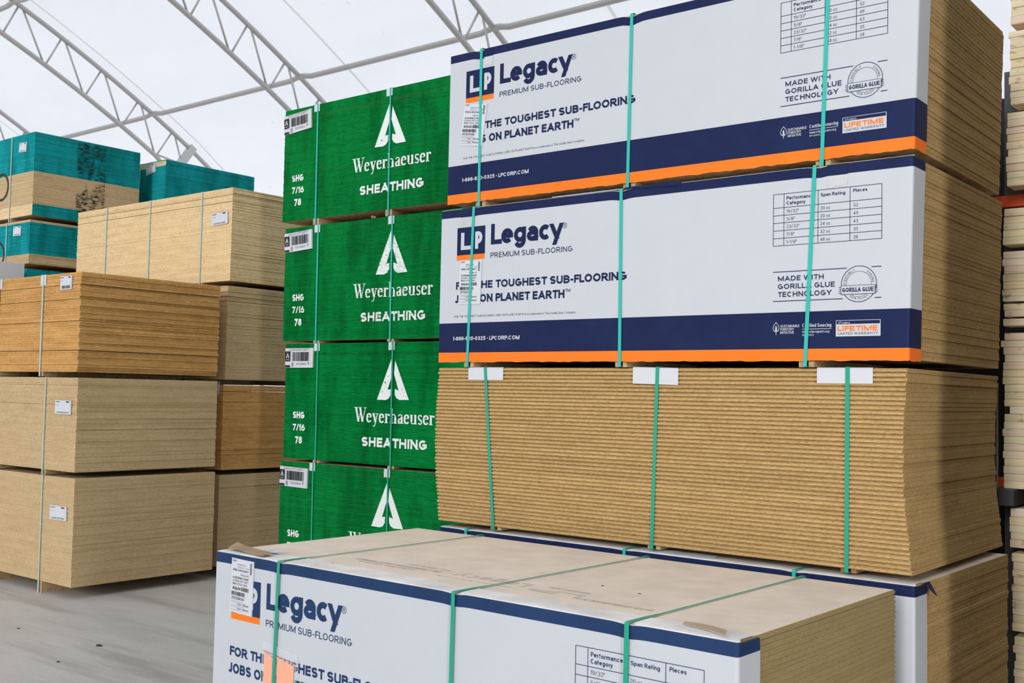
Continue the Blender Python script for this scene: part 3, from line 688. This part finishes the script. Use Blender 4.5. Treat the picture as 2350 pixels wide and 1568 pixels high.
# ------------------------------------------------------------------ green sheathing packs
GG = 'green painted sheathing packs'
def green_pack(label, loc, H, worn, seed, straps, lab_rot, rh):
    root = thing('sheathing_pack', label, 'panel pack', loc, .004, GG)
    add_panels(root, 2.44, 1.22, H, 78, [(1, 'green')], seed, 'plain', .0022, .0009, None, {70: .0022, 69: .0012, 30: .001} if seed % 2 else {74: .002, 12: .0018, 55: .001})
    mat = M['st_b'] if worn else M['st_a']
    y = -.0045
    mb = MB()
    mb.poly([(1.148, .765), (1.137, .715), (1.005, .458), (1.085, .457), (1.118, .466), (1.139, .490), (1.140, .535), (1.128, .530), (1.094, .527), (1.150, .640)][::1], y, 0) if False else None
    for q in ([(1.150, .768), (1.005, .458), (1.082, .458), (1.158, .655)], [(1.022, .494), (1.005, .458), (1.092, .456), (1.122, .468), (1.139, .492), (1.140, .534), (1.096, .527), (1.05, .52)]): mb.poly(q, y, 0)
    for q in ([(1.176, .735), (1.168, .640), (1.236, .478), (1.317, .462)], [(1.317, .462), (1.225, .460), (1.195, .474), (1.180, .498), (1.180, .536), (1.222, .523), (1.285, .52)]): mb.poly(q, y, 0)
    mb.build('logo_marking', [mat], root)
    mb = MB(); serif_text(mb, 'Weyerhaeuser', .781, 1.565, .296, .105, y, 0); mb.build('name_lettering', [mat], root)
    mb = MB(); text(mb, 'SHEATHING', .862, 1.496, .1255, .066, y, 0, .25, .12); mb.build('product_lettering', [mat], root)
    mb = MB()
    text(mb, 'SHG', .107, .238, .302, .051, y, 0, .24, .09); mb.build('grade_lettering', [mat], root); mb = MB()
    text(mb, '7/16', .108, .247, .210, .050, y, 0, .22, .09); mb.build('thickness_lettering', [mat], root); mb = MB()
    text(mb, '78', .140, .219, .114, .053, y, 0, .24, .09); mb.build('count_lettering', [mat], root)
    add_runners(root, [straps[0], straps[1], 2.0], 1.22, rh)
    for xs in (straps[0], straps[1], 2.0):
        add_strap(root, xs, xs+.006, 1.22, H, rh, M['strap'] if seed < 23 else M['strap_g'], -.0075, .014)
        add_guard(root, xs-.042, xs+.018, H, .056, -.0055, 0, .05)
    sheet_label(root, .0, .683 if lab_rot == 0 else .676, .326, .148, lab_rot, 'mill', -.0055, seed, '', .012)
    return root
green_pack('green painted sheathing pack at the top of the green stack, sticker tilted at its corner', (-2.818, 1.225, 2.848), .868, 0, 21, (.385, 1.155), .06, .048)
green_pack('green painted sheathing pack second from the top of its stack, its size stencil badly worn', (-2.770, 1.222, 1.928), .866, 1, 22, (.382, 1.160), .045, .019)
green_pack('green painted sheathing pack third from the top, above the one the low pack hides', (-2.731, 1.228, 1.041), .864, 0, 23, (.370, 1.150), .0, .021)
green_pack('green painted sheathing pack at the bottom of its stack, behind the low white pack', (-2.752, 1.225, .154), .862, 0, 24, (.380, 1.160), -.01, .052)
mb = MB(); mb.box(-2.70, -.40, 1.3, 2.35, 0, .10); tag(mb.build('timber_dunnage', [M['wood']]), 'flat timber dunnage on the floor beneath the green stack', 'dunnage')
mb = MB(); mb.v = [(0, 0, 0), (.035, .01, -.004), (.05, .0, .006), (.03, -.012, .012), (.01, -.008, .014), (.02, .012, .011)]; mb.f = [(0, 1, 2, 3), (0, 3, 4), (4, 3, 2, 5), (0, 4, 5), (0, 5, 1), (1, 5, 2)]; mb.m = [0]*6
tag(mb.build('wood_chip', [M['wood']], None, (-1.82, 1.215, 2.797)), 'torn wood chip lying on the front edge of the second green pack', 'wood chip')

# ------------------------------------------------------------------ plain packs further back
def plain_pack(name, label, group, loc, H, n, segs, seed, rh, straps, smat, sticker=None, guard=None, gaps=None, width=.016, solid=False, jx=.0025):
    root = thing(name, label, 'panel pack', loc, 0, group)
    if solid:
        mb = MB(); mb.box(0, 2.44, 0, 1.22, 0, H); mb.build('panel', [M[segs[0][1]]], root)
    else: add_panels(root, 2.44, 1.22, H, n, segs, seed, 'plain', jx, .0015, None, gaps)
    if solid: straps = [.5, 1.22, 1.94]
    add_runners(root, straps, 1.22, rh)
    for s in straps: add_strap(root, s, s, 1.22, H, rh, M[smat], -.006, width)
    if guard:
        for s in straps: add_guard(root, s-.04, s+.04, H, guard, -.0045, 0)
    if sticker:
        x, z, w_, h_, rot, k = sticker; sheet_label(root, x, z, w_, h_, rot, k, -.005, seed, '', .008)
    return root
LX = -6.06
GT = 'tan packs in the near brown stack'
plain_pack('panel_pack', 'orange-brown panel pack with white sticker lying on top of the two tan packs', None, (LX, .035, 1.655), .738, 41, [(1, 'brown')], 31, .034, [.53, 1.22, 1.905], 'strap_p', (2.155, .612, .172, .104, 0, 'big'), .078, {8: .004, 9: 0, 20: .0035, 29: .003, 35: .003, 2: .002}, .02, False, .009)
plain_pack('panel_pack', 'tan panel pack sandwiched between the orange-brown pack and the lowest tan pack', GT, (LX, .04, .922), .692, 62, [(1, 'tan')], 32, .039, [.54, 1.22, 1.992], 'strap_p', (2.14, .420, .233, .104, 0, 'small'), None, {56: .002, 43: .002})
plain_pack('panel_pack', 'tan panel pack on the concrete floor under two other packs, tilted white sticker', GT, (LX, .045, .09), .787, 70, [(1, 'tan')], 33, .09, [.54, 1.22, 1.992], 'strap_p', (2.115, .470, .245, .104, .02, 'small'))
MX, MY = -6.13, 1.40
GM = 'packs in the stack behind the orange-brown pack'
plain_pack('panel_pack', 'cream panel pack with three straps in view, rising behind the orange-brown pack', GM, (MX, MY, 2.455), .785, 68, [(1, 'cream')], 41, .036, [.52, 1.24, 2.02], 'strap_p', (2.165, .478, .232, .106, .03, 'small'), None, {62: .004, 57: .004, 63: .002}, .02)
plain_pack('panel_pack', 'tan panel pack just under the three-strapped cream pack', GM, (MX+.005, MY-.02, 1.630), .782, 62, [(1, 'tan')], 42, .038, [.5, 1.22, 1.9], 'strap_p', None, None, {57: .004, 54: .005, 51: .003})
plain_pack('panel_pack', 'brown panel pack between two tan packs, beside the edge of the green stack', GM, (MX+.0, MY-.03, .882), .703, 56, [(1, 'brown')], 43, .036, [.5, 1.22, 1.9], 'strap_p', (2.33, .625, .062, .102, 0, 'small'), None, {51: .004, 44: .003, 12: .003, 9: .003})
plain_pack('panel_pack', 'tan panel pack on the floor under the brown one, beside the green stack', GM, (MX-.015, MY-.03, .09), .75, 66, [(1, 'tan')], 44, .09, [.5, 1.22, 1.9], 'strap_p')
TX, TY = -9.475, 1.40
GTL = 'teal edged packs in the far stack'
T1 = plain_pack('sheathing_pack', 'large teal and tan sheathing pack at the top of the far stack', GTL, (TX, TY, 3.30), .865, 66, [(.135, 'teal', 'barefront'), (.53, 'tan'), (1, 'teal')], 51, .04, [.5, 1.22, 1.97], 'strap_p', (2.12, .685, .165, .100, -.08, 'small'))
T2 = plain_pack('sheathing_pack', 'shallow teal and tan sheathing pack under the large teal and tan one', GTL, (TX-.03, TY, 2.80), .455, 36, [(.23, 'tan'), (.955, 'teal'), (1, 'tan')], 52, .045, [.5, 1.22, 1.96], 'strap_p', (2.10, .305, .17, .100, -.04, 'small'))
T3 = plain_pack('sheathing_pack', 'teal sheathing pack low in the far stack, only a sliver showing above the brown pack', GTL, (TX-.05, TY, 1.93), .816, 64, [(1, 'teal')], 53, .04, [.5, 1.22, 1.94], 'strap_p')
# stencil blot on the end of the large teal pack, and the ring sprayed on its face
m, t, b = new_mat('black_stencil_paint'); b.inputs['Base Color'].default_value = (.02, .03, .03, 1); b.inputs['Roughness'].default_value = .9; b.inputs['Specular IOR Level'].default_value = .05
k1 = noise(t, pos(t, (1, 16, 76)), 1, 2, .5); k2 = noise(t, pos(t, (1, 14, 5)), 1, 2, .5)
mm = t.nodes.new('ShaderNodeMath'); mm.operation = 'MULTIPLY'
t.links.new(ramp(t, k1, ((.49, (0, 0, 0)), (.54, (.85, .85, .85)))), mm.inputs[0]); t.links.new(ramp(t, k2, ((.40, (0, 0, 0)), (.52, (1, 1, 1)))), mm.inputs[1])
t.links.new(mm.outputs[0], b.inputs['Alpha'])
mb = MB(); mb.face([(2.4465, .47, .02), (2.4465, .80, .02), (2.4465, .80, .84), (2.4465, .47, .84)]); mb.build('stencil_marking', [m], T1)
for root, z in ((T1, .35), (T2, .12)):
    mb = MB(); ring(mb, 1.78, z, .125, .15, -.0048, 0, 30); mb.build('sprayed_ring', [M['ink']], root)
# teal strip low on its end
UX, UY = -9.25, 2.80
GU = 'teal pack and its supports behind the cream pack'
plain_pack('sheathing_pack', 'teal sheathing pack with white sticker behind and above the cream three-strapped pack', None, (UX, UY, 3.24), .86, 66, [(.93, 'teal'), (.985, 'teal', 'barefront'), (1, 'teal')], 61, .04, [.5, 1.22, 1.94], 'strap_p', (2.07, .715, .185, .105, .12, 'small'))
for (x, y, zs, gl, where) in ((TX-.05, TY, ((1.04, .835), (.09, .89)), 'unseen support packs of the far teal stack', 'far teal stack'), (UX, UY, ((2.37, .81), (1.61, .70), (.85, .70), (.09, .70)), 'unseen support packs behind the cream stack', 'stack behind the cream packs')):
    for k, (z, h) in enumerate(zs):
        plain_pack('panel_pack', 'tan panel pack, %s in the column holding up the %s' % (('lowest', 'second', 'third', 'fourth')[len(zs)-1-k], where), gl, (x, y, z), h, 1, [(1, 'tan')], 70+k, .045 if z > .1 else .09, [], 'strap_p', solid=True)
# grey plastic wrapped pack on the next column, its end just in view over the brown pack
plain_pack('wrapped_pack', 'grey plastic wrapped pack whose end shows just above the orange-brown pack', None, (-9.29, .03, 2.05), .715, 1, [(1, 'greywrap')], 90, .045, [], 'strap_p', solid=True)
for k, (z, h) in enumerate(((1.07, .925), (.09, .93))):
    plain_pack('panel_pack', 'tan panel pack, %s in the column under the grey plastic wrapped pack' % ('second', 'lowest')[k], 'unseen support packs under the grey pack', (-9.29, .03, z), h, 1, [(1, 'tan')], 91+k, .045 if z > .1 else .09, [], 'strap_p', solid=True)

# ------------------------------------------------------------------ unseen black stack, added to shade the ends of the tall stack
M['shadeblack'] = plain('shade_stack_black', (.02, .02, .022), .5, .15)
for k, z in enumerate((.09, .97, 1.85, 2.73, 3.61)):
    plain_pack('panel_pack', 'added black shade block, %s in the stack across the aisle from the tall white stack' % ('lowest', 'second', 'third', 'fourth', 'topmost')[k], 'added shade blocks across the aisle', (3.22, -.25, z), .82, 1, [(1, 'shadeblack')], 80+k, .052 if z > .1 else .09, [], 'strap_p', solid=True)

# ------------------------------------------------------------------ lumber on the rack at the frame edge
PILES = [('top pile against the roof', 2.348, [3.687, 3.655, 3.613, 3.567, 3.524]), ('second pile down, under the roof gap', 2.345, [3.49, 3.458, 3.4, 3.343, 3.297, 3.256, 3.213, 3.174, 3.138, 3.103]),
('pile just above the orange beam', 2.332, [3.066, 3.028, 2.989, 2.953, 2.914, 2.875, 2.837, 2.798, 2.757, 2.723, 2.682]), ('pile just below the orange beam', 2.314, [2.566, 2.525, 2.489, 2.455, 2.419, 2.378]),
('pile level with the wrapped middle pack', 2.312, [2.344, 2.306, 2.268, 2.227, 2.187, 2.148, 2.112, 2.085]), ('two board pile', 2.316, [2.074, 2.04, 2.006]), ('single board layer', 2.316, [1.997, 1.959]),
('tall pile on the grey rack arm', 2.314, [1.923, 1.885, 1.85, 1.811, 1.773, 1.735, 1.697, 1.659, 1.621, 1.584, 1.546, 1.508, 1.47, 1.432, 1.394, 1.357, 1.319, 1.281, 1.243, 1.203, 1.166, 1.128]),
('reddish pile under the grey rack arm', 2.344, [1.031, 0.987, 0.945, 0.908, 0.873, 0.831]), ('pile below the reddish pile', 2.354, [0.804, 0.76, 0.721, 0.686, 0.646, 0.611, 0.57, 0.53, 0.496, 0.456, 0.413]), ('lowest pile by the floor', 2.364, [0.388, 0.343, 0.304, 0.265, 0.225, 0.186, 0.148, 0.109])]
ORD = 'top second third fourth fifth sixth seventh eighth ninth tenth eleventh twelfth thirteenth fourteenth fifteenth sixteenth seventeenth eighteenth nineteenth twentieth twenty-first twenty-second'.split()
BM = {}
LY = 1.76
def board_mesh(t, Wd=.14, L=3.6):
    k = round(t, 3)
    if k not in BM:
        mb = MB(); mb.box(0, L, 0, Wd, 0, t); me = mb.mesh('lumber_board', [M['board']])
        bm = bmesh.new(); bm.from_mesh(me); bmesh.ops.bevel(bm, geom=bm.edges[:], offset=.0025, segments=2, affect='EDGES'); bm.to_mesh(me); bm.free()
        BM[k] = me
    return BM[k]
rl = random.Random(17)
prev_bottom = None
for pi, (nm, x0, zs) in enumerate(PILES):
    for k in range(len(zs)-1):
        t = zs[k]-zs[k+1]
        dx = rl.uniform(-.006, .006); 
        if nm.startswith('tall') and k == 10: dx = .03
        if nm.startswith('tall') and k == 1: dx = -.014
        o = link('lumber_board', board_mesh(t-.0012), None, (x0+dx, LY+rl.uniform(-.004, .004), zs[k+1]))
        nb = len(zs)-1
        lab = 'pale sawn board in the single board layer above the tall pile' if nb == 1 else 'pale sawn board, %s of the %s' % (ORD[k] if k < nb-1 else 'bottom', nm)
        tag(o, lab.replace('top of the top pile', 'uppermost of the top pile'), 'board', 'sawn boards racked beyond the tall stack')
    if pi < len(PILES)-1:
        lo_, hi_ = PILES[pi+1][2][0], zs[-1]
        if hi_-lo_ > .02:
            if pi == 2 or nm.startswith('tall'): hh = None
            else:
                mb = MB(); mb.box(0, .09, -.0, .14, 0, hi_-lo_-.001)
                tag(mb.build('spacer_block', [M['wood']], None, (x0+.17, LY+.005, lo_)), 'short wooden spacer block between boards, under the %s' % nm, 'spacer block', 'spacers in the lumber rack')
mb = MB(); mb.box(0, .09, 0, .14, 0, .108); tag(mb.build('spacer_block', [M['wood']], None, (2.55, LY, 0)), 'wooden spacer block on the floor under the lowest pile', 'spacer block', 'spacers in the lumber rack')
K = thing('lumber_rack', 'dark grey steel lumber rack with orange beams behind the tall stack', 'rack', (2.33, 2.05, 0))
def kb(name, *a, m='rack'):
    mb = MB(); mb.box(*a); return mb.build(name, [M[m]], K)
kb('upright', -.075, .03, -.05, .05, 0, 3.35); kb('upright', 2.4, 2.5, -.05, .05, 0, 3.35)
kb('arm', -.06, .05, -.36, -.05, 1.045, 1.126); kb('arm', 2.4, 2.5, -.36, -.05, 1.045, 1.126)
kb('front_post', -.065, -.022, -.40, -.36, 1.03, 1.665)
kb('beam', -.5, 2.6, -.12, -.055, 2.603, 2.664, m='rackorange'); kb('beam', -.5, 2.6, .055, .11, 1.095, 1.16, m='rackorange')
kb('arm', .34, .44, -.29, -.12, 2.57, 2.680); kb('arm', 2.4, 2.5, -.29, -.05, 2.57, 2.680)
# black block added behind the rack as painted shade between packs and lumber
mb = MB(); mb.box(1.2, 6.0, 2.35, 3.4, 0, 3.3); tag(mb.build('gap_backing', [plain('gap_shade_black', (.012, .013, .016), .6, .2)]), 'black block behind the lumber rack, added for the dark of the gaps', 'gap backing')

# ------------------------------------------------------------------ floor, fabric roof, trusses
m, t, b = new_mat('worn_concrete')
n1 = noise(t, pos(t, (.55, 2.2, 1)), 1, 6, .62); n2 = noise(t, pos(t, (.35, 3.2, 1)), 1, 5, .6); n3 = noise(t, pos(t, (30, 30, 30)), 1, 3, .6)
c = ramp(t, n1, ((.3, (.44, .42, .39)), (.52, (.535, .515, .48)), (.72, (.59, .57, .535))))
c = mix(t, .75, c, ramp(t, n2, ((.34, (.62, .62, .62)), (.47, (1, 1, 1)))), 'MULTIPLY'); c = mix(t, .5, c, ramp(t, n3, ((.3, (.85, .85, .85)), (.6, (1, 1, 1)))), 'MULTIPLY')
t.links.new(c, b.inputs['Base Color']); b.inputs['Roughness'].default_value = .55; b.inputs['Specular IOR Level'].default_value = .35; bump(t, b, n3, .15, .003)
mb = MB(); mb.box(-45, 25, -40, 16.5, -.2, 0); struct(mb.build('floor', [m]))
C0Y, C0Z, RAD = -6.4913, -21.117, 33.332
KNEE = 11.05
def outer(s):
    """point on the truss's outer chord by horizontal distance; below the knee the leg bends down to the ground"""
    z = C0Z+math.sqrt(RAD**2-(s-C0Y)**2); return s, z
def curve_pts(off, y0, leg=True):
    out = []
    n = 48
    for k in range(n+1):
        y = y0+(KNEE-y0)*k/n; a = math.atan2(math.sqrt(RAD**2-(y-C0Y)**2), y-C0Y)
        out.append((C0Y+(RAD+off)*math.cos(a), C0Z+(RAD+off)*math.sin(a)))
    if leg:
        for dy, dz in ((.62, -.42), (1.5, -1.25), (2.3, -2.4), (2.9, -3.9), (3.2, -5.6), (3.3, -7.26)):
            y, z = outer(KNEE); nx = .75 if dz > -3 else 1; out.append((y+dy+off*nx, max(z+dz+off*(1-nx)*1.5, 0)))
    return out
YS = -14.0
m, t, b = new_mat('translucent_roof_fabric')
for n in list(t.nodes):
    if n.type == 'BSDF_PRINCIPLED': t.nodes.remove(n)
df = t.nodes.new('ShaderNodeBsdfDiffuse'); tr = t.nodes.new('ShaderNodeBsdfTranslucent'); ms = t.nodes.new('ShaderNodeMixShader'); ms.inputs[0].default_value = .62
nf = noise(t, pos(t, (.35, .8, .8)), 1, 5, .6); cf = ramp(t, nf, ((.3, (.93, .935, .945)), (.55, (.965, .97, .98))))
nd = noise(t, pos(t, (7, 2.5, 2.5)), 1, 2, .6); cf = mix(t, .25, cf, ramp(t, nd, ((.22, (.55, .53, .5)), (.28, (1, 1, 1)))), 'MULTIPLY')
t.links.new(cf, df.inputs[0]); t.links.new(cf, tr.inputs[0]); t.links.new(df.outputs[0], ms.inputs[1]); t.links.new(tr.outputs[0], ms.inputs[2])
t.links.new(ms.outputs[0], t.nodes['Material Output'].inputs[0]); M['fabric'] = m
mb = MB(); fp = curve_pts(.10, YS); xs = [-38+2*k for k in range(27)]
for x in xs:
    for (y, z) in fp: mb.v.append((x, y, z))
n = len(fp)
for i in range(len(xs)-1):
    for j in range(n-1): mb.f.append((i*n+j, (i+1)*n+j, (i+1)*n+j+1, i*n+j+1)); mb.m.append(0)
struct(mb.build('ceiling', [M['fabric']], smooth=True))
# welded seams of the fabric
M['seam'] = M['fabric'].copy(); M['seam'].name = 'fabric_seam_webbing'
for nd_ in M['seam'].node_tree.nodes:
    if nd_.type in ('BSDF_DIFFUSE', 'BSDF_TRANSLUCENT'):
        for l in list(nd_.inputs[0].links): M['seam'].node_tree.links.remove(l)
        nd_.inputs[0].default_value = (.90, .90, .87, 1)
for k, x in enumerate((-24.2, -18.1, -12.03, -5.96)):
    mb = MB(); sp = curve_pts(.085, YS)
    for (y, z), (y2, z2) in zip(sp, sp[1:]): mb.face([(x-.035, y, z), (x+.035, y, z), (x+.035, y2, z2), (x-.035, y2, z2)])
    struct(mb.build('trim_%d' % (k+1), [M['seam']], smooth=True))
TR_X = (-23.55, -18.43, -13.264, -8.188, -3.1)
TLAB = ('galvanised roof truss farthest along the shed, showing only above the large teal pack', 'galvanised roof truss that comes down behind the teal pack with the sticker', 'galvanised roof truss that comes down behind the top corner of the green stack',
        'galvanised roof truss that comes down behind the top wrapped pack', 'galvanised roof truss hidden behind the tall white stack')
def tube_obj(name, pts, r, parent, n=10):
    mb = MB(); mb.tube(pts, r, n); return mb.build(name, [M['steel']], parent, smooth=True)
def truss(x, label):
    root = thing('roof_truss', label, 'roof truss', (x, 0, 0), 0, 'arched roof trusses')
    DEP = .76
    oc = curve_pts(0, YS); ic = curve_pts(-DEP, YS, False)
    tube_obj('outer_chord', [(0, y, z) for y, z in oc], .052, root)
    ic = [p for p in ic if p[0] < 10.36]
    e = ic[-1]
    leg = [(e[0]+.5, e[1]-.42), (12.2, 5.3), (12.9, 3.6), (13.4, 1.6), (13.55, 0)]
    tube_obj('inner_chord', [(0, y, z) for y, z in ic+leg], .052, root)
    # zigzag webs from Y = -2 on; pitch 1.05 m along the chord
    mbw = []
    a_ref = math.atan2(math.sqrt(RAD**2-(8.77-C0Y)**2), 8.77-C0Y); da = 1.055/RAD
    k = -11
    while k < 3:
        aO = a_ref-k*da; aI = aO-da*.90; aO2 = aO-da
        def P(a, r): return (0, C0Y+r*math.cos(a), C0Z+r*math.sin(a))
        g = .07/RAD
        tube_obj('web', [P(aO-g*.6, RAD-.03), P(aI+g*.8, RAD-DEP+.03)], .021, root, 8)
        if k < 2: tube_obj('web', [P(aI-g*.3, RAD-DEP+.03), P(aO2+g*.9, RAD-.03)], .021, root, 8)
        k += 1
    yk, zk = outer(KNEE)
    tube_obj('knee_brace', [(0, yk-.02, zk-.02), (0, e[0]+.55, e[1]-.5)], .045, root, 8)
    mb = MB(); mb.box(-.07, .07, -.09, .09, -.42, .42); o = mb.build('knee_plate', [M['steel']], root, (0, yk-.16, zk-.30)); o.rotation_euler = (-.62, 0, 0)
    tube_obj('web', [(0, e[0]-.05, e[1]+.04), (0, yk-.12, zk-.42)], .021, root, 8)
    tube_obj('web', [(0, e[0]+.6, e[1]-.55), (0, yk+.5, zk-.40)], .021, root, 8)
for x, lab in zip(TR_X, TLAB): truss(x, lab)
for y, lab in ((10.02, 'galvanised purlin pipe running the length of the roof below the trusses'), (6.70, 'galvanised purlin pipe high in the corner above the farthest trusses'), (3.4, 'galvanised purlin pipe out of frame overhead, nearer the ridge')):
    z = outer(y)[1]; pts = []
    for k in range(len(TR_X)):
        x = TR_X[k]; pts += [(x-.28, y, z-.045), (x-.08, y, z-.01), (x+.1, y, z-.0), (x+.35, y, z-.045)]
    pts = [(-34, y, z-.045)]+pts+[(6, y, z-.045)]
    mb = MB(); mb.tube(pts, .055, 10); tag(mb.build('purlin_pipe', [M['steel']], smooth=True), lab, 'purlin', 'roof purlins')
# unseen end wall, added along with its door opening for the side light
mw = plain('dark_steel_cladding', (.16, .15, .14), .7, .2)
mb = MB(); mb.box(9.0, 9.2, -4.6, 14.2, 0, 9.0); mb.box(9.0, 9.2, -14, -5.6, 0, 9.0); mb.box(9.0, 9.2, -5.6, -4.6, 4.4, 9.0); struct(mb.build('wall_end', [mw]))

# ------------------------------------------------------------------ bits on the floor
md = plain('dark_debris', (.06, .05, .04), .9, .1)
for x, y, z, s, lab in ((-2.189, -0.572, 0, .022, 'dark bark chip on the concrete floor near the low white pack'), (-2.982, -0.663, 0, .011, 'small dark chip on the floor in front of the tan stack'), (-1.994, -0.935, 0, .012, 'small dark chip on the floor between the bark chip and the frame edge'),
                        (1.643, -0.876, .8672, .007, 'dark crumb of bark on the bare top of the low pack'), (1.825, -0.914, .8672, .006, 'smaller flat crumb beside the bark crumb on the low pack')):
    bm = bmesh.new(); bmesh.ops.create_icosphere(bm, subdivisions=2, radius=s)
    for v in bm.verts: v.co.z = max(v.co.z*.35+.1*s, 0); v.co.x *= rl.uniform(.8, 1.3); v.co.y *= rl.uniform(.5, .9)
    me = bpy.data.meshes.new('bark_chip'); bm.to_mesh(me); bm.free(); me.materials.append(md)
    tag(link('bark_chip', me, None, (x, y, z)), lab, 'debris chip', 'bark chips')
